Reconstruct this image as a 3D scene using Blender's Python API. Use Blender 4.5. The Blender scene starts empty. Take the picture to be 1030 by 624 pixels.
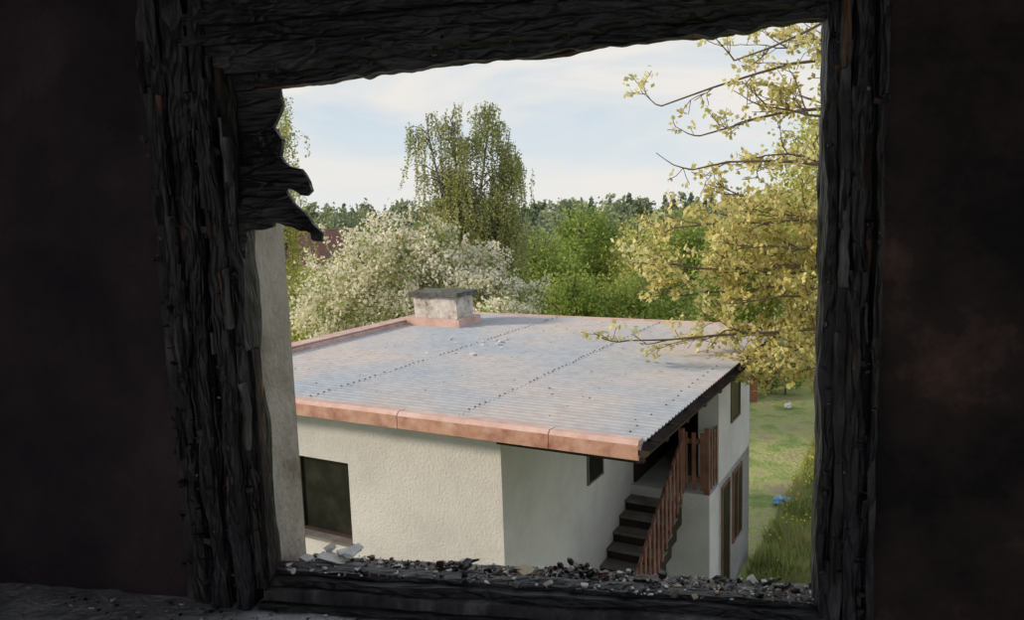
import bpy, math, random
from mathutils import Vector, Matrix, noise
random.seed(7)
R=random
sc=bpy.context.scene
try:
    sc.view_settings.view_transform='Standard'
    sc.view_settings.look='None'
except Exception: pass
sc.view_settings.exposure=0.0
GZ=-7.2

# ------------------------------------------------------------- materials
def new_mat(name):
    m=bpy.data.materials.new(name); m.use_nodes=True
    nt=m.node_tree; nt.nodes.clear()
    return m,nt,nt.nodes,nt.links
def noise_mat(name,cols,scale=5,rough=.8,bump=.2,bscale=40,stretch=(1,1,1),vor=0,metal=0,detail=6,spec=.3,pos=None,bdist=.01):
    m,nt,N,L=new_mat(name)
    out=N.new('ShaderNodeOutputMaterial'); p=N.new('ShaderNodeBsdfPrincipled')
    L.new(p.outputs[0],out.inputs[0])
    tc=N.new('ShaderNodeTexCoord'); mp=N.new('ShaderNodeMapping'); mp.inputs['Scale'].default_value=stretch
    L.new(tc.outputs['Object'],mp.inputs[0])
    n=N.new('ShaderNodeTexNoise'); n.inputs['Scale'].default_value=scale; n.inputs['Detail'].default_value=detail
    n.inputs['Roughness'].default_value=.65
    L.new(mp.outputs[0],n.inputs['Vector'])
    r=N.new('ShaderNodeValToRGB'); e=r.color_ramp.elements
    k=len(cols)
    ps=pos or [.3+.4*i/(max(1,k-1)) for i in range(k)]
    e[0].position=ps[0]; e[0].color=(*cols[0],1)
    e[1].position=ps[-1]; e[1].color=(*cols[-1],1)
    for i in range(1,k-1):
        q=e.new(ps[i]); q.color=(*cols[i],1)
    L.new(n.outputs['Fac'],r.inputs[0]); L.new(r.outputs[0],p.inputs['Base Color'])
    p.inputs['Roughness'].default_value=rough; p.inputs['Metallic'].default_value=metal
    p.inputs['Specular IOR Level'].default_value=spec
    if bump>0:
        b=N.new('ShaderNodeBump'); b.inputs['Strength'].default_value=bump; b.inputs['Distance'].default_value=bdist
        n2=N.new('ShaderNodeTexNoise'); n2.inputs['Scale'].default_value=bscale; n2.inputs['Detail'].default_value=6
        L.new(mp.outputs[0],n2.inputs['Vector'])
        if vor:
            nw=N.new('ShaderNodeTexNoise'); nw.inputs['Scale'].default_value=12
            L.new(mp.outputs[0],nw.inputs['Vector'])
            va=N.new('ShaderNodeVectorMath'); va.operation='MULTIPLY_ADD'; va.inputs[1].default_value=(.08,.08,.08)
            L.new(nw.outputs['Color'],va.inputs[0]); L.new(mp.outputs[0],va.inputs[2])
            v=N.new('ShaderNodeTexVoronoi'); v.inputs['Scale'].default_value=vor; v.feature='DISTANCE_TO_EDGE'
            L.new(va.outputs[0],v.inputs['Vector'])
            mu=N.new('ShaderNodeMath'); mu.operation='MULTIPLY'; mu.inputs[1].default_value=5; mu.use_clamp=True
            L.new(v.outputs['Distance'],mu.inputs[0])
            sc_=N.new('ShaderNodeMath'); sc_.operation='MULTIPLY'; sc_.inputs[1].default_value=.28
            L.new(mu.outputs[0],sc_.inputs[0])
            a=N.new('ShaderNodeMath'); a.operation='MULTIPLY_ADD'; a.inputs[1].default_value=1.0
            L.new(n2.outputs['Fac'],a.inputs[0]); L.new(sc_.outputs[0],a.inputs[2])
            L.new(a.outputs[0],b.inputs['Height'])
        else:
            L.new(n2.outputs['Fac'],b.inputs['Height'])
        L.new(b.outputs[0],p.inputs['Normal'])
    return m
def leaf_mat(name,cols,trans=.4,nscale=.5):
    m,nt,N,L=new_mat(name)
    out=N.new('ShaderNodeOutputMaterial')
    g=N.new('ShaderNodeNewGeometry'); r=N.new('ShaderNodeValToRGB')
    e=r.color_ramp.elements; k=len(cols)
    e[0].position=0.05; e[0].color=(*cols[0],1); e[1].position=.95; e[1].color=(*cols[-1],1)
    for i in range(1,k-1):
        q=e.new(.05+.9*i/(k-1)); q.color=(*cols[i],1)
    tc=N.new('ShaderNodeTexCoord'); n=N.new('ShaderNodeTexNoise'); n.inputs['Scale'].default_value=nscale
    L.new(tc.outputs['Object'],n.inputs['Vector'])
    mx=N.new('ShaderNodeMath'); mx.operation='MULTIPLY_ADD'; mx.inputs[1].default_value=.55
    L.new(g.outputs['Random Per Island'],mx.inputs[0])
    s=N.new('ShaderNodeMath'); s.operation='MULTIPLY_ADD'; s.inputs[1].default_value=1.5; s.inputs[2].default_value=-.52
    L.new(n.outputs['Fac'],s.inputs[0]); L.new(s.outputs[0],mx.inputs[2])
    L.new(mx.outputs[0],r.inputs[0])
    d=N.new('ShaderNodeBsdfDiffuse'); t=N.new('ShaderNodeBsdfTranslucent'); mix=N.new('ShaderNodeMixShader')
    mix.inputs[0].default_value=trans
    L.new(r.outputs[0],d.inputs[0]); L.new(r.outputs[0],t.inputs[0])
    L.new(d.outputs[0],mix.inputs[1]); L.new(t.outputs[0],mix.inputs[2]); L.new(mix.outputs[0],out.inputs[0])
    return m

M={}
cc=[(.008,.008,.010),(.026,.025,.029),(.12,.115,.125)]
M['char']=noise_mat('charred_wood',cc,scale=9,rough=.5,bump=1,bscale=55,vor=34,stretch=(1,1,.22),spec=.55,bdist=.016,pos=[.34,.55,.76])
M['charh']=noise_mat('charred_wood_rail',cc,scale=9,rough=.5,bump=1,bscale=55,vor=34,stretch=(.22,1,1),spec=.55,bdist=.016,pos=[.34,.55,.76])
M['char_grey']=noise_mat('charred_ash_grey',[(.02,.02,.022),(.07,.068,.072),(.24,.23,.23)],scale=12,rough=.75,bump=1,bscale=50,vor=0,stretch=(1,1,.3),bdist=.012,pos=[.34,.52,.72])
M['char_brown']=noise_mat('charred_brown',[(.012,.010,.010),(.05,.036,.032),(.36,.18,.11)],scale=9,rough=.75,bump=1,bscale=50,vor=20,pos=[.40,.52,.68],bdist=.014,stretch=(1,1,.4))
M['soot_l']=noise_mat('soot_wall_dark',[(.018,.014,.018),(.042,.031,.037),(.10,.066,.068)],scale=2.2,rough=.85,bump=.6,bscale=60,pos=[.3,.5,.8])
M['soot_r']=noise_mat('soot_wall_brown',[(.014,.011,.011),(.045,.030,.028),(.20,.11,.08)],scale=2.3,rough=.85,bump=.8,bscale=45,pos=[.40,.54,.74])
M['sillgrey']=noise_mat('sooty_plaster',[(.34,.34,.37),(.58,.58,.62),(.72,.72,.76)],scale=9,rough=.9,bump=.7,bscale=60)
M['reveal']=noise_mat('dirty_plaster',[(.10,.085,.07),(.40,.35,.31),(.55,.50,.46)],scale=5,rough=.95,bump=.9,bscale=50,pos=[.30,.45,.62])
M['plaster']=noise_mat('white_plaster',[(.50,.50,.52),(.58,.58,.60),(.64,.64,.655)],scale=1.2,rough=.95,bump=.7,bscale=30,bdist=.015)
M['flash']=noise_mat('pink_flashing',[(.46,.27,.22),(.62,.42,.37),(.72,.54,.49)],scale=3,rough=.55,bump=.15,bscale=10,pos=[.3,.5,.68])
M['flashd']=noise_mat('dark_flashing',[(.28,.12,.09),(.48,.28,.22),(.60,.40,.34)],scale=4,rough=.6,bump=.15,bscale=10)  # darker tone for front face, lower lip and outer side
M['slab']=noise_mat('concrete_cap',[(.05,.05,.05),(.12,.12,.11),(.2,.2,.19)],scale=6,rough=.95,bump=.5,bscale=20)
M['chim']=noise_mat('chimney_plaster',[(.14,.12,.10),(.50,.46,.42),(.68,.65,.61)],scale=3.5,rough=.95,bump=.7,bscale=20,pos=[.30,.44,.56])
M['brown']=noise_mat('brown_wood',[(.11,.05,.04),(.20,.10,.08),(.26,.14,.11)],scale=3,rough=.7,bump=.2,bscale=30)
M['dkbrown']=noise_mat('dark_brown_wood',[(.018,.012,.01),(.035,.022,.018),(.05,.033,.026)],scale=3,rough=.8,bump=.2,bscale=30)
M['step']=noise_mat('stair_concrete',[(.09,.085,.08),(.16,.15,.14),(.22,.21,.2)],scale=4,rough=.9,bump=.3,bscale=30)
M['glass']=noise_mat('dark_window_glass',[(.004,.005,.004),(.012,.013,.011),(.03,.03,.024)],scale=3,rough=.4,bump=0,spec=.2)
M['bark']=noise_mat('bark',[(.07,.055,.04),(.14,.11,.085),(.2,.17,.14)],scale=6,rough=.95,bump=.7,bscale=20)
M['twig']=noise_mat('twig_bark',[(.09,.065,.045),(.16,.12,.085),(.24,.19,.13)],scale=6,rough=.95,bump=.3,bscale=20)
M['birchbark']=noise_mat('birch_bark',[(.05,.045,.04),(.22,.20,.17),(.5,.47,.43)],scale=5,rough=.9,bump=.3,bscale=15,stretch=(1,1,2.5),pos=[.38,.48,.66])
M['dot']=noise_mat('screw_rubber',[(.07,.065,.065),(.12,.11,.11)],scale=5,rough=.7,bump=0)
M['white']=noise_mat('white_chips',[(.52,.50,.48),(.7,.68,.65),(.82,.81,.79)],scale=20,rough=.9,bump=.3,bscale=60)
M['cream']=noise_mat('cream_stone',[(.48,.38,.25),(.62,.52,.38)],scale=20,rough=.9,bump=.3,bscale=60)
M['greychip']=noise_mat('grey_chips',[(.10,.09,.085),(.22,.20,.185),(.40,.38,.36)],scale=20,rough=.9,bump=.3,bscale=60)
M['blue']=noise_mat('blue_plastic',[(.15,.35,.6),(.35,.55,.75)],scale=8,rough=.4,bump=.3,bscale=10)
M['roofbrown']=noise_mat('brown_roof_tiles',[(.09,.045,.04),(.16,.085,.075)],scale=4,rough=.8,bump=.4,bscale=6)
M['grass']=noise_mat('meadow',[(.15,.21,.06),(.27,.33,.11),(.40,.41,.17),(.36,.30,.19)],scale=1.3,rough=1,bump=.8,bscale=9,detail=12,pos=[.30,.44,.54,.64],bdist=.12)
def brick():
    m,nt,N,L=new_mat('red_brick')
    out=N.new('ShaderNodeOutputMaterial'); p=N.new('ShaderNodeBsdfPrincipled'); L.new(p.outputs[0],out.inputs[0])
    b=N.new('ShaderNodeTexBrick'); tc=N.new('ShaderNodeTexCoord'); mp=N.new('ShaderNodeMapping')
    mp.inputs['Rotation'].default_value=(math.radians(90),0,0)
    L.new(tc.outputs['Object'],mp.inputs[0]); L.new(mp.outputs[0],b.inputs['Vector'])
    b.inputs['Color1'].default_value=(.33,.09,.04,1); b.inputs['Color2'].default_value=(.22,.06,.03,1)
    b.inputs['Mortar'].default_value=(.25,.2,.17,1); b.inputs['Scale'].default_value=4
    L.new(b.outputs[0],p.inputs['Base Color']); p.inputs['Roughness'].default_value=.9
    return m
M['brick']=brick()
def roofmat():
    m,nt,N,L=new_mat('corrugated_sheet')
    out=N.new('ShaderNodeOutputMaterial'); p=N.new('ShaderNodeBsdfPrincipled'); L.new(p.outputs[0],out.inputs[0])
    tc=N.new('ShaderNodeTexCoord')
    n=N.new('ShaderNodeTexNoise'); n.inputs['Scale'].default_value=.4; n.inputs['Detail'].default_value=5
    L.new(tc.outputs['Object'],n.inputs['Vector'])
    r=N.new('ShaderNodeValToRGB'); e=r.color_ramp.elements
    e[0].position=.36; e[0].color=(.38,.43,.50,1); e[1].position=.60; e[1].color=(.51,.475,.47,1)  # bluish stop paints sky reflection into the sheet colour
    L.new(n.outputs['Fac'],r.inputs[0])
    n2=N.new('ShaderNodeTexNoise'); n2.inputs['Scale'].default_value=7; n2.inputs['Detail'].default_value=8
    L.new(tc.outputs['Object'],n2.inputs['Vector'])
    r2=N.new('ShaderNodeValToRGB'); e=r2.color_ramp.elements
    e[0].position=.3; e[0].color=(.80,.78,.77,1); e[1].position=.6; e[1].color=(1,1,1,1)
    L.new(n2.outputs['Fac'],r2.inputs[0])
    mx=N.new('ShaderNodeMix'); mx.data_type='RGBA'; mx.blend_type='MULTIPLY'; mx.inputs[0].default_value=.8
    L.new(r.outputs[0],mx.inputs[6]); L.new(r2.outputs[0],mx.inputs[7]); L.new(mx.outputs[2],p.inputs['Base Color'])
    p.inputs['Roughness'].default_value=.6; p.inputs['Specular IOR Level'].default_value=.4
    return m
M['roof']=roofmat()

# ------------------------------------------------------------- mesh builder
class MB:
    def __init__(s): s.v=[]; s.f=[]; s.m=[]
    def add(s,vs,fs,mi=0):
        o=len(s.v); s.v.extend(vs)
        for f in fs: s.f.append(tuple(i+o for i in f)); s.m.append(mi)
    def box(s,F,a0,a1,b0,b1,z0,z1,mi=0):
        vs=[F(a,b,z) for z in (z0,z1) for b in (b0,b1) for a in (a0,a1)]
        s.add(vs,[(0,2,3,1),(4,5,7,6),(0,1,5,4),(2,6,7,3),(0,4,6,2),(1,3,7,5)],mi)
    def tube(s,pts,rad,seg=6,mi=0):
        n=len(pts); o=len(s.v)
        for i,p in enumerate(pts):
            p=Vector(p)
            d=(Vector(pts[min(i+1,n-1)])-Vector(pts[max(i-1,0)]))
            if d.length<1e-6: d=Vector((0,0,1))
            d.normalize()
            a=d.cross(Vector((0,1,0.13))) 
            if a.length<.1: a=d.cross(Vector((1,0,0)))
            a.normalize(); b=d.cross(a)
            for k in range(seg):
                t=2*math.pi*k/seg
                q=p+(a*math.cos(t)+b*math.sin(t))*rad[i]
                s.v.append((q.x,q.y,q.z))
        for i in range(n-1):
            for k in range(seg):
                k2=(k+1)%seg
                s.f.append((o+i*seg+k,o+i*seg+k2,o+(i+1)*seg+k2,o+(i+1)*seg+k)); s.m.append(mi)
        s.f.append(tuple(o+k for k in range(seg))); s.m.append(mi)
        s.f.append(tuple(o+(n-1)*seg+k for k in range(seg-1,-1,-1))); s.m.append(mi)
    def leaf(s,c,l,w,mi=0,down=0):
        x=R.gauss(0,1);y=R.gauss(0,1);z=R.gauss(0,1)-down
        q=math.sqrt(x*x+y*y+z*z)+1e-6; x/=q;y/=q;z/=q
        a=R.gauss(0,1);b=R.gauss(0,1);c2=R.gauss(0,1)
        d=a*x+b*y+c2*z; a-=d*x;b-=d*y;c2-=d*z
        q=math.sqrt(a*a+b*b+c2*c2)+1e-6; a/=q;b/=q;c2/=q
        o=len(s.v); X,Y,Z=c
        s.v.extend(((X+x*l,Y+y*l,Z+z*l),(X+a*w,Y+b*w,Z+c2*w),(X-x*l,Y-y*l,Z-z*l),(X-a*w,Y-b*w,Z-c2*w)))
        s.f.append((o,o+1,o+2,o+3)); s.m.append(mi)
    def obj(s,name,mats,parent=None,smooth=False):
        me=bpy.data.meshes.new(name); me.from_pydata([tuple(v) for v in s.v],[],s.f)
        for m in mats: me.materials.append(m)
        me.polygons.foreach_set('material_index',s.m)
        if smooth: me.polygons.foreach_set('use_smooth',[True]*len(s.f))
        me.update()
        o=bpy.data.objects.new(name,me); sc.collection.objects.link(o)
        if parent: o.parent=parent
        return o
def empty(name):
    e=bpy.data.objects.new(name,None); sc.collection.objects.link(e); return e

def WF(s,n,z): return (0+.9806*s+.1959*n, 1.9-.1959*s+.9806*n, z)          # our wall: s along, n outwards
def BF(a,t,z): return (1.276-.8746*a+.4848*t, 7.87+.4848*a+.8746*t, z)      # neighbour house
def ID(x,y,z): return (x,y,z)

def rough_box(mb,s0,s1,n0,n1,z0,z1,step=.014,amp=.008,mi=0,seed=0,warp=None,F=WF,fr=(14,14,9)):
    ns=max(1,int((s1-s0)/step)); nn=max(1,int((n1-n0)/step)); nz=max(1,int((z1-z0)/step))
    def P(s,n,z):
        v=Vector((s*fr[0]+seed,n*fr[1]+seed*2.3,z*fr[2]-seed))
        d=noise.noise_vector(v); d2=noise.noise_vector(v*3.1)
        dx=d*amp+d2*amp*.6
        if warp: s,n,z=warp(s,n,z)
        return F(s+dx.x,n+dx.y,z+dx.z)
    def grid(fn,nu,nv,flip):
        vs=[fn(i/nu,j/nv) for j in range(nv+1) for i in range(nu+1)]
        fs=[]
        for j in range(nv):
            for i in range(nu):
                a=j*(nu+1)+i; q=(a,a+1,a+nu+2,a+nu+1)
                fs.append(q[::-1] if flip else q)
        mb.add(vs,fs,mi)
    L=lambda a,b,t:a+(b-a)*t
    for n,fl in ((n0,False),(n1,True)): grid(lambda u,v:P(L(s0,s1,u),n,L(z0,z1,v)),ns,nz,fl)
    for s,fl in ((s0,True),(s1,False)): grid(lambda u,v:P(s,L(n0,n1,u),L(z0,z1,v)),nn,nz,fl)
    for z,fl in ((z0,True),(z1,False)): grid(lambda u,v:P(L(s0,s1,u),L(n0,n1,v),z),ns,nn,fl)

# =============================================================== OUR ROOM
FLZ=-1.75; CLZ=1.15
wf=empty('wall_front')
mb=MB()
for (a,b,c,d) in ((-5,-.72,GZ,2.3),(.80,5,GZ,2.3),(-.72,.80,GZ,-1.06),(-.72,.80,.52,2.3)):
    mb.box(WF,a,b,.06,.24,c,d)
mb.obj('masonry',[M['reveal']],wf)
mb=MB()
rough_box(mb,-3.1,-.93,0,.055,-1.075,CLZ,step=.03,amp=.010,mi=0,seed=3,fr=(6,6,6))
rough_box(mb,.80,3.0,0,.055,-1.075,CLZ,step=.03,amp=.012,mi=1,seed=5,fr=(6,6,6))
rough_box(mb,-.93,.80,0,.055,.46,CLZ,step=.03,amp=.008,mi=0,seed=6,fr=(7,5,5))
mb.obj('lining',[M['soot_l'],M['soot_r']],wf)
mb=MB(); rough_box(mb,-2.88,2.78,-.42,.055,FLZ-.05,-1.068,step=.025,amp=.005,seed=9,fr=(9,9,9))
mb.obj('window_ledge',[M['sillgrey']],wf)
mb=MB(); mb.box(WF,-3.1,3.0,-4.5,0.05,FLZ-.2,FLZ); mb.obj('floor',[M['sillgrey']])
mb=MB(); mb.box(WF,-3.1,3.0,-4.5,0.05,CLZ,CLZ+.2); mb.obj('ceiling',[M['soot_l']])
mb=MB(); mb.box(WF,-3.1,-2.9,-4.3,0.0,FLZ,CLZ); mb.obj('wall_left',[M['soot_l']])
mb=MB()
for (s0,s1,z0,z1) in ((-3.1,-2.5,FLZ,CLZ),(2.4,3.0,FLZ,CLZ),(-2.5,2.4,FLZ,-1.5),(-2.5,2.4,.95,CLZ)):  # leaves a wide unseen opening, added so skylight fills the room
    mb.box(WF,s0,s1,-4.5,-4.3,z0,z1)
mb.obj('wall_back',[M['soot_l']])
mb=MB()
for (n0,n1,z0,z1) in ((-4.3,-3.9,FLZ,CLZ),(-1.9,0,FLZ,CLZ),(-3.9,-1.9,FLZ,-.95),(-3.9,-1.9,.8,CLZ)):  # leaves an added side opening behind the camera for fill light
    mb.box(WF,2.8,3.0,n0,n1,z0,z1)
mb.obj('wall_right',[M['soot_l']])
mb=MB(); mb.box(WF,-5.2,5.2,-4.6,.5,2.3,2.5); mb.obj('house_roof_slab',[M['dkbrown']])

# ---- burnt window frame : layered, splintered planks
win=empty('window_1')
mb=MB()
zb,zt=-1.08,.62
P=dict(step=.011,fr=(16,16,5))
rough_box(mb,-.958,-.925,-.010,.03,zb,zt,seed=11,amp=.012,mi=2,**P)
rough_box(mb,-.922,-.885,-.030,.03,zb,zt,seed=12,amp=.011,mi=0,**P)
rough_box(mb,-.880,-.858,-.004,.03,zb,zt,seed=13,amp=.010,mi=1,**P)
rough_box(mb,-.856,-.812,-.048,.03,zb,zt,seed=14,amp=.013,mi=0,**P)
rough_box(mb,-.806,-.785,-.006,.05,zb,zt,seed=15,amp=.010,mi=1,**P)
rough_box(mb,-.784,-.752,-.055,.03,zb,zt,seed=16,amp=.013,mi=0,**P)
rough_box(mb,-.748,-.716,-.012,.07,-1.02,zt,seed=17,amp=.011,mi=0,**P)
rough_box(mb,.724,.750,-.005,.07,-1.02,zt,seed=21,amp=.010,mi=0,**P)
rough_box(mb,.752,.772,-.030,.05,zb,zt,seed=22,amp=.009,mi=2,**P)
rough_box(mb,.774,.796,-.050,.03,zb,zt,seed=23,amp=.009,mi=0,**P)
rough_box(mb,.800,.822,-.008,.03,zb,zt,seed=24,amp=.009,mi=0,**P)
rough_box(mb,.824,.840,-.040,.02,zb,zt,seed=25,amp=.006,mi=0,**P)
# thin torn slivers standing off the left jamb
for i in range(46):
    z=R.uniform(-1.0,.35); s=R.choice([-.925,-.883,-.857,-.81,-.785,-.75,-.718,.75,.773,.798])+R.gauss(0,.006)
    h=R.uniform(.04,.20); w=R.uniform(.004,.012)
    rough_box(mb,s,s+w,-.06,-.045+R.uniform(0,.02),z,z+h,seed=50+i,amp=.008,mi=R.choice([0,0,2,1]),step=.012,fr=(20,20,8))
mb.obj('jambs',[M['char'],M['char_brown'],M['char_grey']],win)
mb=MB()
Q=dict(fr=(5,16,16),step=.012)
rough_box(mb,-.72,.74,-.044,-.022,-1.08,-1.050,seed=31,amp=.007,**Q)
rough_box(mb,-.72,.74,-.024,.002,-1.06,-1.020,seed=32,amp=.006,mi=2,**Q)
rough_box(mb,-.72,.74,.0,.030,-1.06,-.998,seed=36,amp=.008,**Q)
rough_box(mb,-.72,.74,.028,.075,-1.06,-.985,seed=33,amp=.009,**Q)
rough_box(mb,-.718,.795,.07,.25,-1.09,-1.045,seed=34,amp=.005,fr=(9,14,14),mi=1)
mb.obj('bottom_rail',[M['charh'],M['greychip'],M['char_grey']],win)
mb=MB()
def ztop(s): return .318+.066*(s+.7)/1.4
def wt(off,am,sd):
    def w(s,n,z):
        k=max(0,min(1,(0.55-z)/.2))
        return s,n,z+ k*((ztop(s)-.345)+off+am*noise.noise(Vector((s*5+sd,sd,0)))+am*.7*noise.noise(Vector((s*24+sd,sd,3))))
    return w
rough_box(mb,-.76,.78,-.035,.01,.36,.65,seed=41,amp=.007,warp=wt(.020,.014,1),fr=(5,14,14),step=.011)
rough_box(mb,-.74,.76,.01,.045,.345,.65,seed=42,amp=.007,warp=wt(.004,.014,5),fr=(5,14,14),step=.011)
rough_box(mb,-.74,.76,.045,.08,.345,.65,seed=43,amp=.005,warp=wt(.010,.012,9),fr=(5,14,14),step=.011,mi=1)
rough_box(mb,-.80,.80,-.062,-.025,.425,.448,seed=44,amp=.012,fr=(5,14,14))
rough_box(mb,-.80,.80,-.055,-.025,.47,.50,seed=47,amp=.012,fr=(5,14,14))
mb.obj('head_rail',[M['charh'],M['char_brown']],win)
mb=MB(); rough_box(mb,-.70,-.47,.03,.055,.318,.328,seed=45,amp=.002,warp=lambda s,n,z:(s,n,z+(s+.7)*.05))
mb.obj('bare_splinter',[M['brown']],win)
mb=MB(); rough_box(mb,-.714,-.704,-.01,.03,-1.0,-.35,seed=46,amp=.003); mb.obj('raw_edge',[M['char_brown']],win)

def plate(mb,poly,n0,th,mi,seed,curl=.02):
    from mathutils.geometry import tessellate_polygon
    out=[]
    for i in range(len(poly)):
        a=Vector(poly[i]); b=Vector(poly[(i+1)%len(poly)])
        k=max(1,int((b-a).length/.012))
        for j in range(k):
            p=a.lerp(b,j/k); d=noise.noise_vector(Vector((p.x*40+seed,p.y*40,seed)))*.006
            out.append((p.x+d.x,p.y+d.y))
    tris=tessellate_polygon([[Vector((x,y,0)) for x,y in out]])
    def nn(x,y): return n0+curl*noise.noise(Vector((x*9+seed,y*9,0)))
    fr=[WF(x,nn(x,y)-th/2,y) for x,y in out]; bk=[WF(x,nn(x,y)+th/2,y) for x,y in out]
    N=len(out)
    mb.add(fr+bk,[tuple(t) for t in tris]+[tuple(i+N for i in t[::-1]) for t in tris]+[(i,(i+1)%N,(i+1)%N+N,i+N) for i in range(N)],mi)
mb=MB()
plate(mb,[(-.76,.40),(-.60,.36),(-.600,.28),(-.617,.23),(-.588,.19),(-.598,.15),(-.572,.12),(-.548,.115),(-.532,.085),(-.520,.06),(-.535,.045),(-.565,.06),(-.60,.07),(-.66,.10),(-.76,.10)],.03,.016,0,2,.04)
plate(mb,[(-.76,.14),(-.66,.13),(-.60,.08),(-.565,.03),(-.52,-.005),(-.478,-.045),(-.483,-.072),(-.51,-.066),(-.515,-.045),(-.56,-.04),(-.62,-.022),(-.70,-.005),(-.76,.0)],.015,.014,0,6,.05)
plate(mb,[(-.76,.02),(-.70,.03),(-.62,.0),(-.63,-.03),(-.70,-.04),(-.71,-.09),(-.73,-.16),(-.76,-.2)],.0,.016,0,9,.03)
mb.obj('hanging_char_flap',[M['charh']],win)

mb=MB()
def chunk(mb,F,c,sz,mi,flat=1.0):
    s,n,z=c
    rot=Matrix.Rotation(R.random()*6.28,3,Vector((R.gauss(0,1),R.gauss(0,1),R.gauss(0,1)+.01)).normalized()) if flat>.6 else Matrix.Rotation(R.random()*6.28,3,'Z')@Matrix.Rotation(R.gauss(0,.25),3,'X')
    vs=[]
    e=(R.uniform(.5,1.2),R.uniform(.5,1.2),R.uniform(.5,1)*flat)
    for z_ in (-1,1):
        for (x,y) in ((-1,-1),(1,-1),(1.2,.2),(.4,1),(-1,.8)):
            v=Vector((x*e[0]*R.uniform(.7,1.1),y*e[1]*R.uniform(.7,1.1),z_*e[2]*R.uniform(.7,1)))*sz*.5
            v=rot@v
            vs.append(F(s+v.x,n+v.y,z+v.z))
    mb.add(vs,[(4,3,2,1,0),(5,6,7,8,9)]+[(i,(i+1)%5,(i+1)%5+5,i+5) for i in range(5)],mi)
for i in range(420):
    side=R.random()<.7
    s=R.uniform(-.95,-.722) if side else R.uniform(.728,.84)
    z=R.uniform(-1.05,.45)
    mi=R.choice([0,0,0,1,3,2])
    chunk(mb,WF,(s,R.uniform(-.05,-.01) if s<-.77 or s>.76 else R.uniform(-.025,.01),z),R.uniform(.006,.022) if mi!=2 else R.uniform(.003,.010),mi,flat=R.choice([.3,1]))
for i in range(90):
    s=R.uniform(-.7,.75); chunk(mb,WF,(s,R.uniform(-.04,.05),ztop(s)+R.uniform(.02,.08)),R.uniform(.006,.022),0,flat=R.choice([.4,1]))
mb.obj('char_flakes',[M['char'],M['char_brown'],M['greychip'],M['char_grey']],win)

# rubble on the sill
mb=MB()
for i in range(2600):
    s=R.uniform(-.70,.77)
    if R.random()<.86:
        n=R.uniform(.08,.245); z=-1.043
    else:
        n=R.uniform(.02,.07); z=-.988
    sz=R.uniform(.003,.009) if R.random()<.86 else R.uniform(.01,.022)
    mi=R.choices([0,1,2,3,4],[.22,.30,.32,.05,.11])[0]
    chunk(mb,WF,(s,n,z+sz*.2+max(0,R.gauss(0,.003))),sz,mi,flat=R.choice([.25,.5,1]))
for i in range(360):
    s=R.gauss(.13,.10); n=R.uniform(.09,.2)
    chunk(mb,WF,(s,n,-1.04+.045*math.exp(-((s-.12)/.11)**2)*R.random()),R.uniform(.006,.022),R.choice([0,1,2,2,2,4]),flat=.7)
for (s,n,z,sz,mi,fl) in ((-.02,.17,-1.02,.05,3,.5),(.02,.22,-1.03,.03,0,.6),(-.20,.2,-1.02,.035,2,.5),(-.62,.20,-.995,.05,0,.35),(-.57,.22,-1.01,.06,0,.2),(-.66,.13,-1.0,.06,0,.3),(-.60,.16,-1.01,.09,0,.15),(-.52,.14,-1.02,.06,1,.2),(-.55,.2,-1.0,.07,0,.12),(.30,.15,-1.02,.04,2,.6),(.36,.2,-1.02,.035,2,.6),(.1,.12,-1.01,.04,2,.6),(-.40,.17,-1.03,.03,0,.4)):
    chunk(mb,WF,(s,n,z),sz,mi,flat=fl)
for i in range(25):   # charred sticks lying on the sill
    s=R.uniform(-.6,.7); n=R.uniform(.06,.22); l=R.uniform(.02,.07); an=R.gauss(0,.5); z=-1.03+.01*R.random()
    a=WF(s,n,z); b=WF(s+l*math.cos(an),min(.24,n+l*math.sin(an)),z+R.uniform(0,.012))
    mb.tube([a,((a[0]+b[0])/2,(a[1]+b[1])/2,(a[2]+b[2])/2+.003),b],[.004,.005,.003],5,R.choice([2,2,4]))
for i in range(140):
    s=R.uniform(-1.3,.2); n=R.uniform(-.14,-.05); chunk(mb,WF,(s,n,-1.066+.003),R.uniform(.003,.014),R.choice([0,1,2,2]),flat=.5)
mb.obj('rubble_on_sill',[M['white'],M['greychip'],M['char'],M['cream'],M['brown']])

# =============================================================== NEIGHBOUR HOUSE
nh=empty('neighbour_house')
RW,RL,RZ=7.6,8.15,-2.5
mb=MB()
per=.125
for si,(a0,a1) in enumerate(((-.03,2.42),(2.36,4.80),(4.74,7.55))):
    z0=RZ+.012*si
    prof=[]
    t=0.0
    while t<RL-.02:
        prof+=[(t,0),(t+.060,0),(t+.080,.016),(t+.105,.016)]
        t+=per
    prof=[(min(x,RL),h) for x,h in prof]
    vs=[];n=len(prof)
    for a,dz in ((a0,-.006),(a1,.006)):
        for (x,h) in prof: vs.append(BF(a,x,z0+h+dz))
    mb.add(vs,[(i,i+1,n+i+1,n+i) for i in range(n-1)],0)
    mb.add([BF(a0,x,z0+h-.012) for x,h in prof]+[BF(a0,x,z0+h-.002) for x,h in prof],[(i,i+1,n+i+1,n+i) for i in range(n-1)],0)
mb.obj('corrugated_roof',[M['roof']],nh)
mb=MB()
def screw(a,t,z,r):
    vs=[BF(a+r*math.cos(k*1.047),t+r*math.sin(k*1.047),z) for k in range(6)]+[BF(a+r*.6*math.cos(k*1.047),t+r*.6*math.sin(k*1.047),z+.010) for k in range(6)]
    mb.add(vs,[(6,7,8,9,10,11)]+[(i,(i+1)%6,(i+1)%6+6,i+6) for i in range(6)],0)
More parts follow.
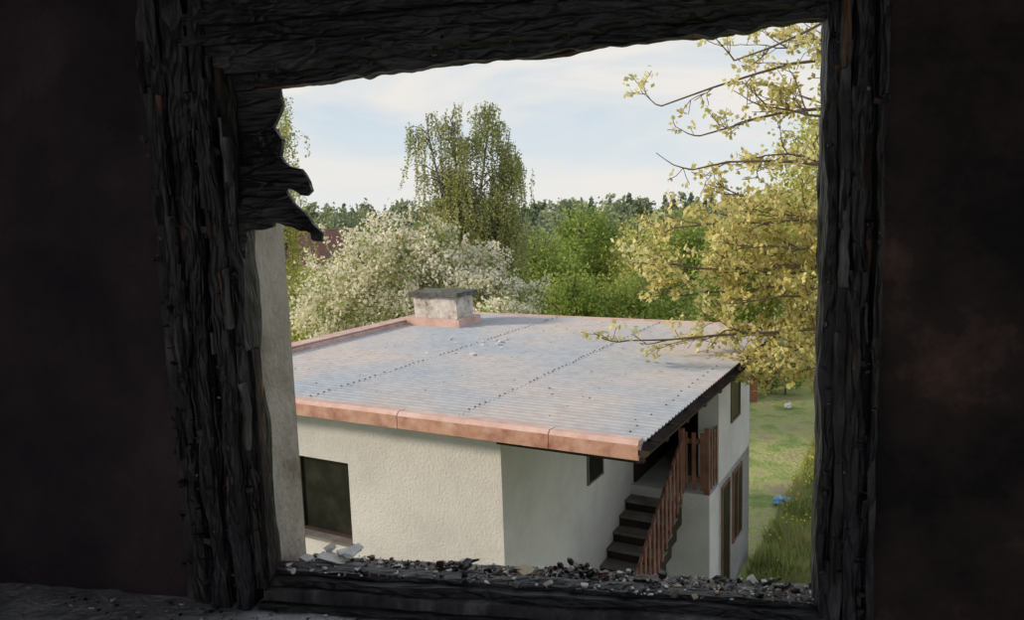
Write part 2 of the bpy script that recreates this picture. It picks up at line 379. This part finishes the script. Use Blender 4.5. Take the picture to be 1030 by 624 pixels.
for a,stp,r,si in ((2.38,1,.017,1),(4.76,1,.017,2),(.22,2,.015,0),(1.3,4,.012,0),(3.5,4,.012,1),(6.1,4,.012,2),(7.3,2,.015,2)):
    k=0
    while k*per<RL-.2:
        if R.random()<.8: screw(a+R.gauss(0,.015),k*per+.0925,RZ+.012*si+.014,r)
        k+=stp
mb.obj('roof_screws',[M['dot']],nh)
mb=MB()
for i in range(60):
    a=R.uniform(.3,7); t=R.uniform(.4,7.8); chunk(mb,BF,(a,t,RZ+.035),R.uniform(.015,.035),R.choice([0,1,1]),flat=.3)
for i in range(14):
    chunk(mb,BF,(R.gauss(4.6,.5),R.gauss(4.6,.5),RZ+.05),R.uniform(.05,.10),2,flat=.25)
mb.obj('roof_scraps',[M['slab'],M['dkbrown'],M['white']],nh)
mb=MB()
mb.box(BF,.04,RW-.02,.05,RL-.05,RZ-.20,RZ-.02,0)
for k in range(9):
    t=.3+k*.86; mb.box(BF,.06,1.9,t,t+.09,RZ-.32,RZ-.20,0)
mb.box(BF,.0,.04,.02,RL-.02,RZ-.22,RZ-.015,0)
mb.obj('roof_deck',[M['dkbrown']],nh)
mb=MB()
L=0.0; i=0
while L<RW:
    L2=min(L+1.04,RW+.02); o=.006*(i%2)
    vs=[]
    for a in (L-.015,L2+.01):
        vs+=[BF(a,.13,RZ+.035+o),BF(a,-.02-o,RZ+.045+o),BF(a,-.06-o,RZ+.0+o),BF(a,-.06-o,RZ-.16),BF(a,-.03,RZ-.175)]
    mb.add(vs,[(0,1,6,5)],0)
    base=len(mb.v)-10
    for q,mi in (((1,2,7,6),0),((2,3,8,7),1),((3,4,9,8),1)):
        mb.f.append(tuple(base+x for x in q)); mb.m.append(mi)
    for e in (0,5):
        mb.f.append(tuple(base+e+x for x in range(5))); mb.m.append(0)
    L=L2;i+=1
mb.box(BF,RW-.10,RW+.16,-.04,RL+.05,RZ-.05,RZ+.13,2)
mb.box(BF,RW-.13,RW-.10,-.02,RL+.03,RZ-.0,RZ+.115,0)
mb.box(BF,RW-.14,RW+.19,-.06,RL+.06,RZ+.13,RZ+.15,2)
mb.box(BF,RW+.16,RW+.19,-.04,RL+.05,RZ-.2,RZ+.13,1)
mb.box(BF,0.0,RW,RL-.08,RL+.03,RZ-.05,RZ+.05,0)
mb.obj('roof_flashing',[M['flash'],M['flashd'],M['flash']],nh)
mb=MB()
seg=10
def gut(t,r): return [BF(-.07+r*math.cos(math.pi+math.pi*k/seg),t,RZ-.05+r*math.sin(math.pi+math.pi*k/seg)) for k in range(seg+1)]
v0=gut(-.05,.075);v1=gut(RL+.05,.075);w0=gut(-.05,.065);w1=gut(RL+.05,.065);n=seg+1
mb.add(v0+v1,[(i,i+1,n+i+1,n+i) for i in range(seg)]); mb.add(w0+w1,[(i,n+i,n+i+1,i+1) for i in range(seg)])
mb.add(v0,[tuple(range(n))]); mb.add(v1,[tuple(range(n))[::-1]])
for k in range(12):
    t=.3+k*.68; mb.box(BF,-.15,.0,t,t+.03,RZ-.05,RZ-.04)
mb.obj('gutter',[M['dkbrown']],nh,True)
mb=MB()
mb.box(BF,1.875,4.3,.35,7.85,GZ,RZ-.2,0)
mb.box(BF,6.2,7.45,.35,7.85,GZ,RZ-.2,0)
mb.box(BF,4.3,6.2,.35,7.85,GZ,-4.56,0)
mb.box(BF,4.3,6.2,.35,7.85,-3.40,RZ-.2,0)
mb.box(BF,4.3,6.2,.55,7.85,-4.56,-3.40,0)
mb.box(BF,.5,.85,5.4,7.85,GZ,RZ-.2,0)
mb.box(BF,.5,1.875,4.8,7.85,GZ,-4.85,0)
mb.box(BF,.85,1.875,7.4,7.85,-4.85,RZ-.2,0)
mb.obj('walls',[M['plaster']],nh)
mb=MB()
mb.box(BF,.86,1.87,7.36,7.40,-4.85,RZ-.2,0)
mb.box(BF,1.83,1.875,4.95,7.36,-4.85,RZ-.2,0)
mb.box(BF,.85,.88,5.42,7.36,-4.85,RZ-.2,0)
mb.obj('loggia_shade_cladding',[M['dkbrown']],nh)  # dark boards put deep shade into the recess walls by colour
def opening_B(mb,t0,t1,z0,z1,a,fw=.05,mull=False):
    mb.box(BF,a-.015,a+.02,t0,t1,z0,z1,1)
    for (p,q,r,s_) in ((t0-fw,t0,z0-fw,z1+fw),(t1,t1+fw,z0-fw,z1+fw),(t0,t1,z0-fw,z0),(t0,t1,z1,z1+fw)):
        mb.box(BF,a-.03,a+.02,p,q,r,s_,0)
    if mull: mb.box(BF,a-.025,a,(t0+t1)/2-.02,(t0+t1)/2+.02,z0,z1,0)
mb=MB()
opening_B(mb,5.62,6.12,-7.1,-5.0,.5,fw=.04)
opening_B(mb,6.45,7.1,-6.3,-5.0,.5,fw=.04,mull=True)
opening_B(mb,6.3,6.9,-3.95,-3.1,.5,fw=.04)
mb.obj('side_windows',[M['brown'],M['glass']],nh)
mb=MB(); opening_B(mb,2.95,3.5,-4.2,-3.35,1.875,fw=.03); mb.obj('stair_window',[M['step'],M['glass']],nh)
mb=MB()
mb.box(BF,4.30,6.2,.50,.53,-4.56,-3.40,1)
for (a0,a1,z0,z1) in ((4.30,4.35,-4.56,-3.40),(6.15,6.2,-4.56,-3.40),(5.3,5.35,-4.56,-3.4),(4.3,6.2,-4.56,-4.51),(4.3,6.2,-3.45,-3.40)):
    mb.box(BF,a0,a1,.47,.50,z0,z1,2)
mb.box(BF,4.26,6.24,.30,.50,-4.59,-4.555,0)
mb.obj('front_window',[M['step'],M['glass'],M['dkbrown']],nh)
mb=MB()
st_top=-4.85; rise=.17; run=.285; ns=14
for k in range(ns):
    zt_=st_top-rise*(k+1); t1=4.8-run*k; t0=t1-run
    mb.box(BF,.97,1.87,t0,t1,max(GZ,zt_-.40),zt_-.03,1)
    mb.box(BF,.95,1.872,t0-.03,t1,zt_-.03,zt_,0)
mb.obj('staircase',[M['step'],M['dkbrown']],nh)
mb=MB()
def sz(t): return st_top-(4.8-t)*rise/run
mb.box(BF,.92,1.0,4.74,4.82,st_top,st_top+1.12)
mb.box(BF,.52,.60,4.84,4.92,st_top,st_top+1.12)
mb.box(BF,.92,1.0,1.6,1.68,GZ,sz(1.6)+1.05)
def slant(t0,t1,dz0,dz1,a0,a1):
    vs=[BF(a,t,sz(t)+d) for t in (t0,t1) for d in (dz0,dz1) for a in (a0,a1)]
    mb.add(vs,[(0,2,3,1),(4,5,7,6),(0,1,5,4),(2,6,7,3),(0,4,6,2),(1,3,7,5)])
slant(1.6,4.8,.92,1.0,.93,.97); slant(1.6,4.8,.18,.26,.93,.97)
t=1.75
while t<4.7:
    mb.box(BF,.905,.925,t,t+.085,sz(t)+.06,sz(t)+1.08); t+=.20
for (z0,z1) in ((.2,.28),(.85,.93)): mb.box(BF,.56,.94,4.86,4.9,st_top+z0,st_top+z1)
a=.60
while a<.92:
    mb.box(BF,a,a+.065,4.83,4.85,st_top+.06,st_top+1.05); a+=.14
for (z0,z1) in ((.2,.28),(.85,.93)): mb.box(BF,.54,.58,4.9,5.4,st_top+z0,st_top+z1)
t=4.98
while t<5.36:
    mb.box(BF,.51,.53,t,t+.07,st_top+.06,st_top+1.05); t+=.17
mb.obj('railing',[M['brown']],nh)
mb=MB()
rough_box(mb,6.20,7.30,6.15,6.80,RZ+.0,RZ+.66,step=.06,amp=.02,mi=0,seed=3,F=BF,fr=(4,4,4))
rough_box(mb,6.12,7.38,6.06,6.88,RZ+.66,RZ+.76,step=.06,amp=.02,mi=1,seed=4,F=BF,fr=(4,4,4))
mb.box(BF,6.10,7.42,6.02,6.10,RZ,RZ+.20,2); mb.box(BF,6.08,6.16,6.02,6.9,RZ,RZ+.20,2)
mb.box(BF,6.10,7.42,6.86,6.92,RZ,RZ+.20,2)
mb.obj('chimney',[M['chim'],M['slab'],M['flash']],nh)

# =============================================================== GROUND
gr=empty('ground')
mb=MB()
G=90
def gz(x,y):
    h=GZ
    if y>60: h+= (y-60)*.012
    return h+ (.15*noise.noise(Vector((x*.1,y*.1,0))) if y>22 else 0)
xs=[-300+600*i/G for i in range(G+1)]; ys=[-20+ (420)*(j/G)**1.6 for j in range(G+1)]
mb.add([(x,y,gz(x,y)) for y in ys for x in xs],[(j*(G+1)+i,j*(G+1)+i+1,(j+1)*(G+1)+i+1,(j+1)*(G+1)+i) for j in range(G) for i in range(G)])
mb.obj('terrain',[M['grass']],gr,True)
LM={}
LM['grassb']=leaf_mat('grass_blades',[(.14,.20,.06),(.28,.35,.11),(.46,.47,.20),(.50,.43,.27)],.4,1.0)
LM['dandelion']=leaf_mat('dandelion_yellow',[(.8,.62,.03),(.9,.75,.08)],.2)
mb=MB()
for i in range(60000):
    y=13+18*R.random()**.85; x=R.uniform(.27*y,.46*y)+.3
    if -.8746*(x-1.276)+.4848*(y-7.87)>.35: continue
    h=R.uniform(.05,.26)*(1+ .9*noise.noise(Vector((x,y,0))))
    w=.018; q=R.uniform(0,3.14); z=GZ-.02; lx=R.gauss(0,.07); ly=R.gauss(0,.07)
    mb.add([(x-w*math.cos(q),y-w*math.sin(q),z),(x+w*math.cos(q),y+w*math.sin(q),z),(x+lx,y+ly,z+h+.03)],[(0,1,2)],0)
for i in range(420):
    y=R.gauss(19,2.0); x=R.uniform(.30*y,.42*y)
    if -.8746*(x-1.276)+.4848*(y-7.87)>.35: continue
    mb.leaf((x,y,gz(x,y)+.18),.026,.026,1)
mb.obj('meadow_grass',[LM['grassb'],LM['dandelion']],gr)
mb=MB(); bx,by=8.15,27.0
mb.box(ID,bx-.5,bx+.5,by,by+1.2,GZ-.1,GZ+1.5,0); mb.box(ID,bx-.6,bx+.6,by-.1,by+1.3,GZ+1.5,GZ+1.62,1); mb.box(ID,bx-.2,bx+.2,by-.03,by+.02,GZ+.1,GZ+.8,2)
mb.obj('brick_outdoor_oven',[M['brick'],M['slab'],M['dkbrown']])
def crumple(name,x,y,rx,ry,rz,mat):
    mb=MB(); U,V=14,8; vs=[]
    for j in range(V+1):
        for i in range(U):
            th=math.pi*j/V; ph=2*math.pi*i/U; d=Vector((math.sin(th)*math.cos(ph),math.sin(th)*math.sin(ph),math.cos(th)))
            k=1+.5*noise.noise(d*2.3+Vector((x,y,0)))
            vs.append((x+d.x*rx*k,y+d.y*ry*k,gz(x,y)+rz*.8+max(-.8,d.z*k)*rz))
    mb.add(vs,[(j*U+i,j*U+(i+1)%U,(j+1)*U+(i+1)%U,(j+1)*U+i) for j in range(V) for i in range(U)])
    mb.obj(name,[mat])
crumple('white_plastic_bag',9.4,26.0,.13,.12,.10,M['white'])
crumple('blue_plastic_bag',6.25,17.6,.22,.17,.12,M['blue'])

# =============================================================== TREES
LM['apple']=leaf_mat('apple_blossom',[(.50,.51,.27),(.80,.76,.58),(.92,.88,.76),(.95,.92,.83)],.35,.9)
LM['applel']=leaf_mat('apple_leaves',[(.18,.26,.06),(.38,.44,.14)],.4,.9)
LM['birch']=leaf_mat('birch_leaves',[(.24,.28,.10),(.40,.43,.17),(.58,.58,.29)],.45,.5)
LM['maple']=leaf_mat('maple_young_leaves',[(.46,.40,.12),(.70,.63,.26),(.86,.82,.46)],.45,.9)
LM['green']=leaf_mat('spring_leaves',[(.17,.25,.06),(.33,.42,.11),(.55,.60,.22)],.4,.3)
LM['ygreen']=leaf_mat('yellow_green_leaves',[(.33,.36,.09),(.54,.56,.17),(.74,.72,.32)],.4,.4)
LM['dgreen']=leaf_mat('dark_leaves',[(.12,.18,.07),(.22,.30,.10),(.36,.43,.18)],.35,.3)
LM['far']=leaf_mat('forest_leaves_hazed',[(.20,.25,.16),(.29,.34,.21),(.40,.44,.26)],.3,.06)  # distance haze mixed into the leaf colours, paler and bluer
LM['fard']=leaf_mat('conifer_needles_hazed',[(.16,.21,.16),(.21,.27,.19),(.28,.33,.22)],.3,.06)  # needle colours paled the same way to carry aerial haze

def crown(mb,c,r,n,l,mi,clumps=50,spread=.26,w=.7):
    cx,cy,cz=c; rx,ry,rz=r
    cl=[]
    for i in range(clumps):
        v=Vector((R.gauss(0,1),R.gauss(0,1),R.gauss(0,1))).normalized()*(R.random()**.4)*.85
        cl.append((v,R.uniform(.7,1.3)))
    for i in range(n):
        v,s=R.choice(cl)
        q=spread*s
        mb.leaf((cx+(v.x+R.gauss(0,q)*.6)*rx,cy+(v.y+R.gauss(0,q)*.6)*ry,cz+(v.z+R.gauss(0,q)*.5)*rz),l*R.uniform(.6,1.2),l*w*R.uniform(.6,1.1),mi)
def simple_tree(name,x,y,top,rx,h,n,l,leafm,tr=.16,bark='bark'):
    mb=MB(); g=gz(x,y)
    pts=[(x,y,g-.1),(x+.1,y,g+(top-g)*.4),(x-.1,y,g+(top-g)*.75),(x,y,top-.4)]
    mb.tube(pts,[tr,tr*.8,tr*.5,tr*.12],7,0)
    for k in range(8):
        z=g+(top-g)*R.uniform(.3,.8); an=R.uniform(0,6.28); ln=rx*R.uniform(.6,.9)
        p0=Vector((x,y,z)); p1=p0+Vector((math.cos(an)*ln*.5,math.sin(an)*ln*.5,ln*.35)); p2=p0+Vector((math.cos(an)*ln,math.sin(an)*ln,ln*.8))
        mb.tube([p0,p1,p2],[tr*.35,tr*.2,tr*.05],5,0)
    cz=top-h/2
    crown(mb,(x,y,cz),(rx,rx,h/2),n,l,1,clumps=60)
    return mb.obj(name,[M[bark],leafm])

mb=MB()
tx,ty=-2.8,23.2
mb.tube([(tx,ty,GZ-.1),(tx-.1,ty,-5.5),(tx+.1,ty,-3.8)],[.2,.17,.13],8,0)
ends=[(-5.6,23.4,-1.6),(-4.6,22.9,-1.0),(-3.4,23.2,-.4),(-2.2,23,-.7),(-1.0,22.8,-1.4),(.3,22.6,-2.5),(-6,23.5,-3),(-3,24.5,-1)]
for e in ends:
    p0=Vector((tx,ty,R.uniform(-5,-4))); e=Vector(e); m_=p0.lerp(e,.5)+Vector((0,0,-.2))
    mb.tube([p0,m_,e],[.09,.055,.015],6,0)
for (c,r,n) in (((-5.3,23.3,-2.7),(1.5,1.6,1.7),9000),((-3.9,23.2,-1.9),(1.7,1.7,2.05),12000),((-2.5,23.2,-1.9),(1.6,1.6,1.8),11000),((-1.1,23,-2.4),(1.5,1.5,1.45),8500),((.1,22.7,-2.95),(1.0,1.1,.95),4800),((-.3,21.0,-3.0),(1.0,.7,.65),2600)):
    crown(mb,c,r,int(n*.70),.060,1,clumps=110,spread=.2,w=.9)
    crown(mb,c,r,int(n*.30),.055,2,clumps=70,spread=.28,w=.6)
for i in range(40):
    b=Vector(R.choice(ends[:6])); d=Vector((R.gauss(0,.5),R.gauss(0,.3),R.uniform(.3,1))).normalized()*R.uniform(.4,.9)
    b=b+Vector((R.gauss(0,.4),0,R.uniform(-.4,.1)))
    mb.tube([b,b+d*.6,b+d],[.012,.008,.004],4,0)
    for k in range(40):
        q=b+d*R.uniform(.2,1); mb.leaf((q.x+R.gauss(0,.06),q.y+R.gauss(0,.06),q.z+R.gauss(0,.06)),.05,.04,1)
mb.obj('blossoming_apple_tree',[M['bark'],LM['apple'],LM['applel']])

def birch(name,x,y,stems,nstr,leafm,base=-3,lmax=1.9):
    mb=MB(); g=gz(x,y)
    mb.tube([(x,y,g-.1),(x+.08,y,(g+base)/2),(x,y,base)],[.22,.19,.15],8,0)
    paths=[]
    for (tx,ty,tz,w) in stems:
        S=Vector((x,y,base)); E=Vector((tx,ty,tz)); pts=[]
        for i in range(9):
            u=i/8; p=S.lerp(E,u); p.x=x+(tx-x)*u**.7
            p+=Vector((.12*noise.noise(Vector((u*3,tx,0))),0,0)); pts.append(p)
        mb.tube(pts,[.10*(1-.92*i/8)+.006 for i in range(9)],7,0)
        for k in range(30):
            u=R.uniform(.12,.99); i=min(7,int(u*8)); p0=pts[i].lerp(pts[i+1],u*8-i)
            an=R.uniform(0,6.28); ww=w*R.uniform(.45,1)*(1.0 if u<.7 else 1-(u-.7)*1.6)
            d=Vector((math.cos(an)*ww,math.sin(an)*ww,0)); up=R.uniform(.2,.7)*(1-u*.4)
            p1=p0+d*.35+Vector((0,0,up*.7)); p2=p0+d*.75+Vector((0,0,up)); p3=p0+d+Vector((0,0,up*.6))
            mb.tube([p0,p1,p2,p3],[.028,.02,.012,.005],4,0); paths.append((p0,p1,p2,p3))
    for k in range(nstr):
        P=R.choice(paths); t=R.uniform(.15,1)**.7*3; i=min(2,int(t)); b=P[i].lerp(P[i+1],t-i)
        b=b+Vector((R.gauss(0,.16),R.gauss(0,.2),R.uniform(-.1,.15)))
        ln=R.uniform(.35,lmax)*R.uniform(.5,1); sx=R.gauss(0,.10)
        m_=int(ln*26)
        mb.tube([b,b+Vector((sx*.6,0,-ln*.5)),b+Vector((sx,0,-ln))],[.005,.004,.003],3,2)
        for j in range(m_):
            u=j/m_
            mb.leaf((b.x+sx*u+R.gauss(0,.045),b.y+R.gauss(0,.06),b.z-ln*u+R.gauss(0,.03)),.052*R.uniform(.6,1.2),.036*R.uniform(.6,1.2),1,.6)
    return mb.obj(name,[M['birchbark'],leafm,M['twig']])
birch('weeping_birch',-1.55,28,[(-2.8,28,3.4,1.4),(-1.9,28.3,3.3,1.0),(-.6,27.8,3.6,1.3),(.15,28.2,2.7,1.2),(-2.4,28.4,1.4,1.5),(-.0,28,1.2,1.35),(-.3,28.2,-.3,1.5)],1750,LM['birch'],lmax=1.9)
birch('weeping_birch.001',-7.6,25,[(-7.2,25,3.7,1.1),(-8.1,25,2.6,1.0),(-7.0,25,1.0,.9)],420,LM['ygreen'])

mids=[('broadleaf_tree',1.2,37,-1.1,2.4,5.0,8000,.10,'green'),
('broadleaf_tree.001',3.9,42,.35,2.2,7,8500,.10,'green'),
('broadleaf_tree.002',6.6,40,-.7,2.4,6.0,9500,.10,'ygreen'),
('broadleaf_tree.003',9.6,43,-.3,2.6,6.5,9000,.11,'green'),
('broadleaf_tree.004',12.3,37,.3,2.6,7,9000,.11,'ygreen'),
('broadleaf_tree.005',2.6,31,-2.3,1.8,4,8000,.08,'green'),
('broadleaf_tree.006',5.6,30.5,-2.2,1.9,4.0,8000,.08,'green'),
('broadleaf_tree.007',9.6,34.5,-1.8,2.1,4.8,8000,.09,'green'),
('broadleaf_tree.008',-.9,36,-1.6,2.2,5,7000,.10,'dgreen'),
('broadleaf_tree.009',-5.5,42,-1.0,2.6,5.6,7000,.11,'green'),
('broadleaf_tree.010',-8.3,30,-1.7,1.7,4.6,7500,.085,'ygreen'),
('broadleaf_tree.011',12.2,28,3.7,2.7,7.8,15000,.095,'ygreen'),
('broadleaf_tree.012',14.2,34.5,-1.4,2.4,5.6,8000,.10,'ygreen'),
('broadleaf_tree.013',16.8,30,1.5,2.4,8,8000,.11,'ygreen'),
('broadleaf_tree.014',-15.5,38,-1.0,3,5.5,6000,.12,'dgreen'),
('broadleaf_tree.015',6.0,54,.0,3.2,7.5,8000,.13,'dgreen'),
('broadleaf_tree.016',-1.5,52,-.6,3.0,6.5,7000,.13,'dgreen')]
for (nm,x,y,top,rx,h,n,l,lm) in mids: simple_tree(nm,x,y,top,rx,h,n,l,LM[lm])
mb=MB()
for i in range(6):
    x=9.4+i*.62; y=28.3+R.uniform(-.2,.2)-.12*i; rr=R.uniform(.55,.8)
    if x>8.9+1.2 and x>9.3+ (i*0) and x>10.6: break
    mb.tube([(x,y,GZ-.1),(x,y,GZ+rr)],[.04,.015],5,0)
    crown(mb,(x,y,GZ+rr*.9),(rr,rr*.8,rr),1800,.055,1,clumps=25)
mb.obj('garden_shrub',[M['bark'],LM['green']])
mb=MB()
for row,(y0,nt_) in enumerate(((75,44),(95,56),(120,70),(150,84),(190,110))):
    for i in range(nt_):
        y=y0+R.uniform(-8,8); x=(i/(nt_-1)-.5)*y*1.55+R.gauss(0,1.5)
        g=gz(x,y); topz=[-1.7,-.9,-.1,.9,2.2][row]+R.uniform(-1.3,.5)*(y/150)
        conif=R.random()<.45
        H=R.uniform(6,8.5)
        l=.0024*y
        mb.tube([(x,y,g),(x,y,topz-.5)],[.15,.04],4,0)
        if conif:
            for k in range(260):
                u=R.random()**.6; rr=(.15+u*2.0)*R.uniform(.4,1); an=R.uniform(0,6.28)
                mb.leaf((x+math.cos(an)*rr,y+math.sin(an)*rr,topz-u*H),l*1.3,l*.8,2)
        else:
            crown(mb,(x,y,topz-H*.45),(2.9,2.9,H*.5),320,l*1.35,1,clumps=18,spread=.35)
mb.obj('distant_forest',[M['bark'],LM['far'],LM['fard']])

# maple with young leaves
mb=MB()
def leafcluster(p,k,sz):
    for j in range(k):
        q=p+Vector((R.gauss(0,.055),R.gauss(0,.055),R.gauss(0,.045)))
        mb.leaf(q,sz*R.uniform(.5,1.1),sz*R.uniform(.4,.75),1,.5)
def grow(p,d,ln,r,lev,dens):
    n=4; pts=[p]; q=Vector(p); dd=Vector(d).normalized()
    for i in range(n):
        dd=(dd+Vector((R.gauss(0,.16),R.gauss(0,.16),R.gauss(0,.12)+.05))).normalized()
        q=q+dd*(ln/n); pts.append(q.copy())
    mb.tube(pts,[max(.0055,r*(1-.7*i/n)) for i in range(n+1)],5 if lev<2 else 4,0)
    if lev>=2 or ln<.24:
        for t in pts[2:]:
            if R.random()<dens*.9: leafcluster(t,R.randint(2,5),.054)
        if R.random()<.5+dens*.5: leafcluster(pts[-1],R.randint(4,7),.06)
        return
    for i in range(1,n+1):
        for c in range(2):
            if R.random()<.42+.26*dens:
                v=(dd*.6+Vector((R.gauss(0,.6),R.gauss(0,.6),R.gauss(0,.5)))).normalized()
                grow(pts[i],v,ln*R.uniform(.35,.65),r*.5,lev+1,dens)
mb.tube([(6.3,12.2,GZ-.1),(6.25,12.2,-4),(6.35,12.1,-1.5),(6.3,12.3,1.5),(6.1,12.2,4.3)],[.22,.18,.15,.11,.05],9,0)
main=[
 (1.6,(5.4,12.0,2.6),(2.4,12.0,1.45),.35),
 (2.4,(5.5,11.8,3.0),(3.4,11.6,2.0),.4),
 (2.6,(5.9,12.3,3.4),(4.2,12.3,2.9),.5),
 (1.8,(5.6,12.0,2.6),(4.4,12.4,2.3),.5),
 (1.0,(4.8,12.4,1.7),(3.0,12.3,1.0),.4),
 (.8,(5.3,12.0,1.4),(3.9,11.8,1.3),.5),
 (.0,(4.9,11.6,.75),(2.7,11.6,.45),.4),
 (-.6,(4.7,12.2,-.2),(2.6,12.3,-.45),.7),
 (-1.2,(4.6,11.8,-1.0),(2.5,11.9,-1.0),.9),
 (-1.6,(4.7,12.4,-1.3),(2.8,12.6,-1.5),.9),
 (-2.0,(4.2,11.5,-1.9),(1.7,11.4,-2.0),.4),
 (-2.6,(5.0,12.0,-2.5),(4.1,12.0,-2.7),.9),
 (-1.0,(5.3,12.8,-.5),(3.8,13.0,.1),.7),
 (-.2,(5.4,12.2,.4),(4.0,12.2,.7),.6),
 (-1.5,(5.3,11.9,-1.4),(3.7,11.6,-1.5),1),
 (-2.0,(5.3,12.5,-1.8),(3.5,12.6,-2.1),1),
 (-.8,(5.2,11.9,-.7),(3.5,11.6,-.7),1),
 (-2.4,(5.2,11.7,-2.2),(3.9,11.5,-2.3),1),
 (-1.3,(5.3,12.4,-1.1),(3.3,12.5,-1.2),1)]
for (z0,m_,e,dens) in main:
    p0=Vector((6.3,12.2,z0)); m_=Vector(m_); e=Vector(e); pts=[]
    for i in range(9):
        u=i/8; q=p0*(1-u)**2+m_*2*u*(1-u)+e*u*u
        q+=noise.noise_vector(Vector((u*4,z0*3,1)))*.12
        pts.append(q)
    mb.tube(pts,[.034*(1-.85*i/8)+.006 for i in range(9)],6,0)
    for i in range(2,9):
        d=(pts[i]-pts[i-1]).normalized()
        for c in range(1 if dens<.45 else 2):
            v=(d*.9+Vector((R.gauss(0,.5),R.gauss(0,.6),R.gauss(0,.55)))).normalized()
            grow(pts[i],v,R.uniform(.35,.75),.013,1 ,dens)
mb.obj('young_maple_tree',[M['twig'],LM['maple']])

mb=MB()
x0,x1,y0,y1=-19,-9.0,42,49
mb.box(ID,x0+.4,x1-.4,y0+.4,y1-.4,GZ-.3,-3.6,1)
ym=(y0+y1)/2
mb.add([(x0,y0,-3.7),(x1,y0,-3.7),(x1,ym,-.9),(x0,ym,-.9),(x0,y1,-3.7),(x1,y1,-3.7)],[(0,1,2,3),(3,2,5,4),(1,5,2),(0,3,4)],0)
for k in range(3): mb.box(ID,x0+2+k*2.6,x0+3.1+k*2.6,y0+.36,y0+.42,-6,-4.6,2)
mb.obj('brown_roof_house',[M['roofbrown'],M['plaster'],M['glass']])

# =============================================================== WORLD + SUN
w=bpy.data.worlds.new('evening_sky'); sc.world=w; w.use_nodes=True
nt=w.node_tree; N=nt.nodes; L=nt.links; N.clear()
out=N.new('ShaderNodeOutputWorld'); bg=N.new('ShaderNodeBackground'); L.new(bg.outputs[0],out.inputs[0])
tc=N.new('ShaderNodeTexCoord'); sp=N.new('ShaderNodeSeparateXYZ'); L.new(tc.outputs['Generated'],sp.inputs[0])
r=N.new('ShaderNodeValToRGB'); e=r.color_ramp.elements
e[0].position=0.0; e[0].color=(.76,.79,.79,1); e[1].position=.8; e[1].color=(.36,.49,.68,1)
q=e.new(.10); q.color=(.63,.71,.77,1); q=e.new(.28); q.color=(.50,.62,.73,1)
L.new(sp.outputs['Z'],r.inputs[0])
mp=N.new('ShaderNodeMapping'); mp.inputs['Scale'].default_value=(1.3,1.3,5.5); mp.inputs['Rotation'].default_value=(0,.12,.4); L.new(tc.outputs['Generated'],mp.inputs[0])
n=N.new('ShaderNodeTexNoise'); n.inputs['Scale'].default_value=2.6; n.inputs['Detail'].default_value=7; n.inputs['Roughness'].default_value=.5; n.inputs['Distortion'].default_value=.5
L.new(mp.outputs[0],n.inputs['Vector'])
r2=N.new('ShaderNodeValToRGB'); e=r2.color_ramp.elements; e[0].position=.40; e[0].color=(0,0,0,1); e[1].position=.60; e[1].color=(.95,.95,.95,1)
L.new(n.outputs['Fac'],r2.inputs[0])
mx=N.new('ShaderNodeMix'); mx.data_type='RGBA'; L.new(r2.outputs[0],mx.inputs[0]); L.new(r.outputs[0],mx.inputs[6]); mx.inputs[7].default_value=(.83,.80,.76,1)
L.new(mx.outputs[2],bg.inputs[0]); bg.inputs[1].default_value=1.04
sd=bpy.data.lights.new('sun','SUN'); sd.energy=3.4; sd.angle=math.radians(8); sd.color=(1,.82,.60)
so=bpy.data.objects.new('sun',sd); sc.collection.objects.link(so)
so.rotation_euler=Vector((1,.06,-.38)).to_track_quat('-Z','Y').to_euler()
so.location=(-10,-5,12)

# =============================================================== CAMERA
cd=bpy.data.cameras.new('camera'); co=bpy.data.objects.new('camera',cd); sc.collection.objects.link(co)
cd.sensor_width=36; cd.lens=27.26; cd.clip_start=.05; cd.clip_end=1000
co.matrix_world=(Matrix.Rotation(math.radians(90-7.52),4,'X')@Matrix.Rotation(math.radians(-1.9),4,'Z'))
sc.camera=co
